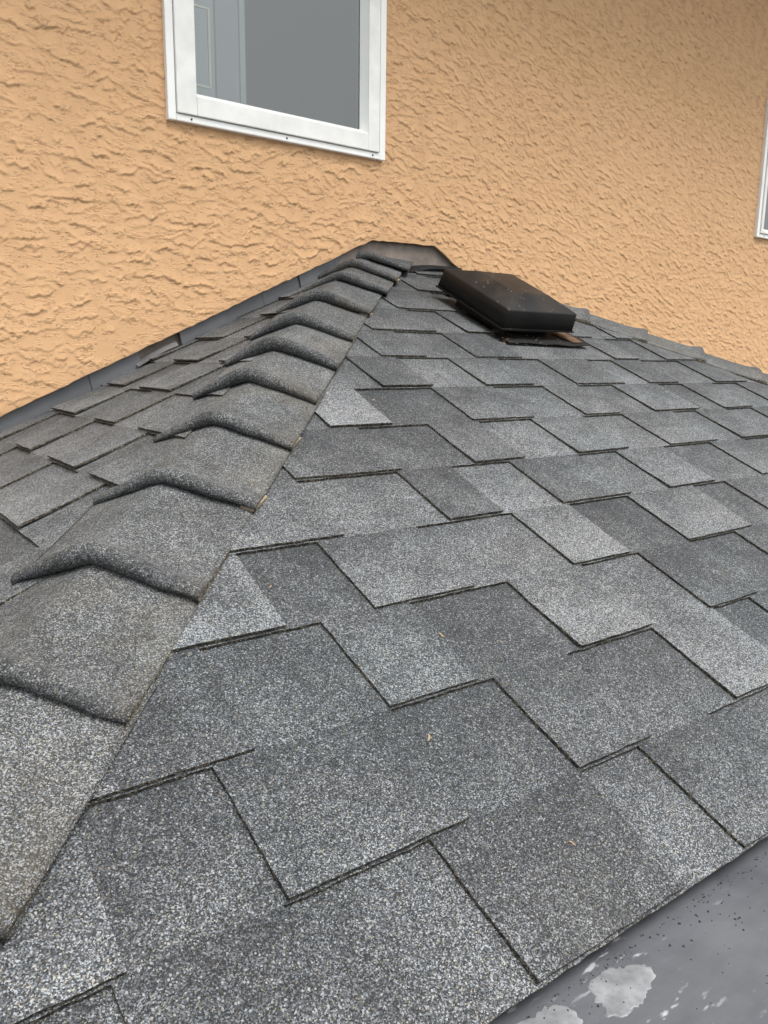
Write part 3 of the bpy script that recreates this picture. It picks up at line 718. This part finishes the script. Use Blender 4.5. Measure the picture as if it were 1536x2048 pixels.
# rooms behind the panes
def room(x0, x1, z0, z1, dep):
    bm = box_bm(x0, x1, .17, .17+dep, z0, z1)
    bm.faces.ensure_lookup_table()
    fc = min(bm.faces, key=lambda f_: f_.calc_center_median().y); bm.faces.remove(fc)
    o_ = bm_obj('room', bm, [M['room']]); tag(o_, kind='structure')
room(-.9, .9, -.3, 1.6, 1.6); room(1.9, 3.5, -.3, 1.6, 1.6)
dr = empty('interior_door', (-.42, .21, -.2)); tag(dr, 'pale grey panelled door seen behind the left part of the window glass', 'door')
def dbox(nm, a, b_, c, d_, e_, f_, mat): return box(nm, a+.42, b_+.42, c-.21, d_-.21, e_+.2, f_+.2, mat, dr, .0015)
dbox('leaf', -.75, -.307, .20, .225, -.2, 1.5, M['door']); dbox('frame_board', -.3065, -.239, .192, .23, -.2, 1.5, M['room']); dbox('edge_strip', -.2385, -.222, .186, .235, -.2, 1.5, M['door'])

# ------------------------------------------------------------------ small things
def blob(name, pts, z, mat, label, cat, group, seed):
    n = len(pts); cx = sum(p[0] for p in pts)/n; cy = sum(p[1] for p in pts)/n
    pol = sorted((math.atan2(p[1]-cy, p[0]-cx), math.hypot(p[0]-cx, p[1]-cy)) for p in pts)
    def rad(a):
        for k in range(n):
            a0, r0 = pol[k]; a1, r1 = pol[(k+1) % n]
            if k == n-1: a1 += 2*math.pi
            for aa in (a, a+2*math.pi):
                if a0 <= aa <= a1: s_ = (aa-a0)/(a1-a0+1e-9); return r0+(r1-r0)*s_
        return pol[0][1]
    m_ = 110; vs_, fs = [], []; ang = [-math.pi+2*math.pi*(i+.5)/m_ for i in range(m_)]
    base = [rad(a) for a in ang]; base = [sum(base[(i+k) % m_] for k in range(-2, 3))/5 for i in range(m_)]
    jag = vnoise(np.array(ang)*7, np.array(ang)*0+seed, seed)*.20+vnoise(np.array(ang)*22, np.array(ang)*0+seed, seed+4)*.035
    rings = [(1.0, -.001), (.985, .0003), (.92, .00045), (.8, .0004), (.6, .0005), (.4, .00035), (.2, .00045)]
    for f_, h_ in rings:
        for i, a in enumerate(ang):
            r = base[i]*(1+jag[i])*f_; x, y = r*math.cos(a), r*math.sin(a)
            X_, Y_ = cx+x, cy+y; zm = ZFLAT-.003+.0025*math.sin(X_*5.1+1.3*Y_)*math.sin(Y_*6.3+.7)-z
            vs_.append((x, y, zm+h_+(.0003*vnoise(np.array([x*300]), np.array([y*300]), seed)[0] if f_ < .97 else 0)))
    vs_.append((0, 0, vs_[-1][2])); nr_ = len(rings)
    for r_ in range(nr_-1):
        for i in range(m_): fs.append((r_*m_+i, r_*m_+(i+1) % m_, (r_+1)*m_+(i+1) % m_, (r_+1)*m_+i))
    for i in range(m_): fs.append(((nr_-1)*m_+i, (nr_-1)*m_+(i+1) % m_, nr_*m_))
    o_ = mesh(name, vs_, fs, [mat], None, smooth=True); o_.location = (cx, cy, z); return tag(o_, label, cat, group)
zf = ZFLAT-.001
blob('sealant_patch', [(-.848, -1.596), (-.83, -1.592), (-.806, -1.600), (-.787, -1.609), (-.785, -1.618), (-.80, -1.624), (-.815, -1.628), (-.835, -1.632), (-.856, -1.628), (-.852, -1.612)], zf, M['sealant'], 'whole pale sealant smear on grey membrane below the eave', 'sealant', 'sealant smears', 5)
blob('sealant_patch', [(-.935, -1.592), (-.905, -1.592), (-.882, -1.593), (-.872, -1.602), (-.876, -1.614), (-.89, -1.625), (-.93, -1.63), (-.96, -1.61)], zf, M['sealant'], 'pale sealant smear cut by the bottom edge of the picture', 'sealant', 'sealant smears', 5)
def chip(name, loc, nrm, length, wid, ang, mat, label, cat, group, bend=.25):
    n = Vector(nrm).normalized(); tx = Vector((math.cos(ang), math.sin(ang), 0)); tx = (tx-n*tx.dot(n)).normalized(); ty = n.cross(tx)
    vs_, fs = [], []
    for i in range(5):
        s = i/4-.5; r_ = wid*(.5+.5*math.sin((i+.6)/4.9*math.pi))*.5
        c_ = tx*s*length + ty*(bend*length*(s*s*2-.25)) + n*(wid*.5+.0008*math.sin(s*6))
        for k in range(5):
            a_ = k*2*math.pi/5; vs_.append(tuple(c_+ty*math.cos(a_)*r_+n*math.sin(a_)*r_*.6))
    for i in range(4):
        for k in range(5): fs.append((i*5+k, i*5+(k+1) % 5, (i+1)*5+(k+1) % 5, (i+1)*5+k))
    fs += [(4, 3, 2, 1, 0), (20, 21, 22, 23, 24)]
    o_ = mesh(name, vs_, fs, [mat], None, smooth=True); o_.location = loc
    if label: tag(o_, label, cat, group)
    return o_
G = 'wood chips lying on the shingles'
for (u, v, ln, wd_, an, lb_) in [(-.722, 1.387, .011, .004, 2.0, 'largest tan wood chip, mid roof beside a dark tab'), (-.645, 1.314, .009, .003, .6, 'small tan chip just above a tab edge near mid roof'),
    (-.834, 1.512, .011, .004, .9, 'forked tan chip right of the second lowest tab corner'), (-.885, 1.251, .006, .003, .3, 'tiny tan chip on a blue grey shingle near the hip'),
    (-.126, 1.406, .020, .0016, 2.4, 'thin straw splinter on a dark tab at right'), (-.774, 1.667, .009, .003, 2.2, 'tan chip lowest down the roof above the eave'),
    (-.442, .801, .009, .004, .2, 'pale chip under a butt edge beside the light tab'), (.819, .844, .011, .005, .3, 'cream chip far right below the far hip'), (-.08, .303, .014, .004, 2.6, 'tan chip beside the hip caps level with the vent')]:
    chip('wood_chip', PF(u, v, .0105), nF, ln*.8, wd_*.75, an, M['chip'], lb_, 'wood chip', G)
chip('leaf_stem', (-.949, -.472, -.4265), nLn, .034, .004, 1.2, M['twig'], 'rust brown leaf stem on the left roof slope', 'leaf stem', None, .1)
# loose granules on the membrane and crumbs on the roof: uncountable
def crumbs(name, pts, mat, label, cat):
    vs_, fs = [], []
    for (p, s, n) in pts:
        b0 = len(vs_); n = Vector(n).normalized(); t1 = n.orthogonal().normalized(); t2 = n.cross(t1); a0 = random.uniform(0, 6)
        for k in range(4): vs_.append(tuple(Vector(p)+(t1*math.cos(a0+k*1.57)+t2*math.sin(a0+k*1.57))*s*random.uniform(.6, 1.1)))
        vs_.append(tuple(Vector(p)+n*s*random.uniform(.6, 1.2)))
        for k in range(4): fs.append((b0+k, b0+(k+1) % 4, b0+4))
    o_ = mesh(name, vs_, fs, [mat]); tag(o_, label, cat, None, 'stuff'); return o_
pts = []
for i in range(1500):
    x = random.uniform(-1.3, .9); y = -1.588 - random.expovariate(1/.07)
    if y < -2.3: continue
    cl = vnoise(np.array([x*14.0]), np.array([y*22.0]), 3)[0]
    if cl < random.uniform(-.35, .25): continue
    pts.append(((x, y, ZFLAT-.003+.0025*math.sin(x*5.1+1.3*y)*math.sin(y*6.3+.7)), random.choice([.0006, .0008, .0011, .0017]), (0, 0, 1)))
for i in range(900):       # grit line against the eave
    x = random.uniform(-1.4, 1.2); y = -1.586-abs(random.gauss(0, .008))
    pts.append(((x, y, ZFLAT-.003+.0025*math.sin(x*5.1+1.3*y)*math.sin(y*6.3+.7)), random.choice([.0006, .0009, .0013]), (0, 0, 1)))
crumbs('loose_granules', pts, M['bit'], 'dark loose granules scattered on the grey membrane', 'granules')
pts = []
for i in range(260):
    v = random.uniform(.2, 1.73); u = random.uniform(-v*CA+.1, RW+v*CA-.1)
    pts.append((PF(u, v, .0075), random.choice([.0008, .001, .0016]), nF))
for i in range(90):
    v = random.uniform(.2, 1.25); y = random.uniform(-v*CL+.12, -.03); pts.append((PL(y, v, .0075), random.choice([.0008, .0012, .0016]), nLn))
for i in range(120):
    u = random.uniform(.12, .46); v = random.uniform(.46, .535); pts.append((PF(u, v, .0143), random.choice([.0008, .0012, .002]), nF))
crumbs('plant_crumbs', pts, M['chip'], 'tan plant crumbs scattered over the shingles', 'crumbs')
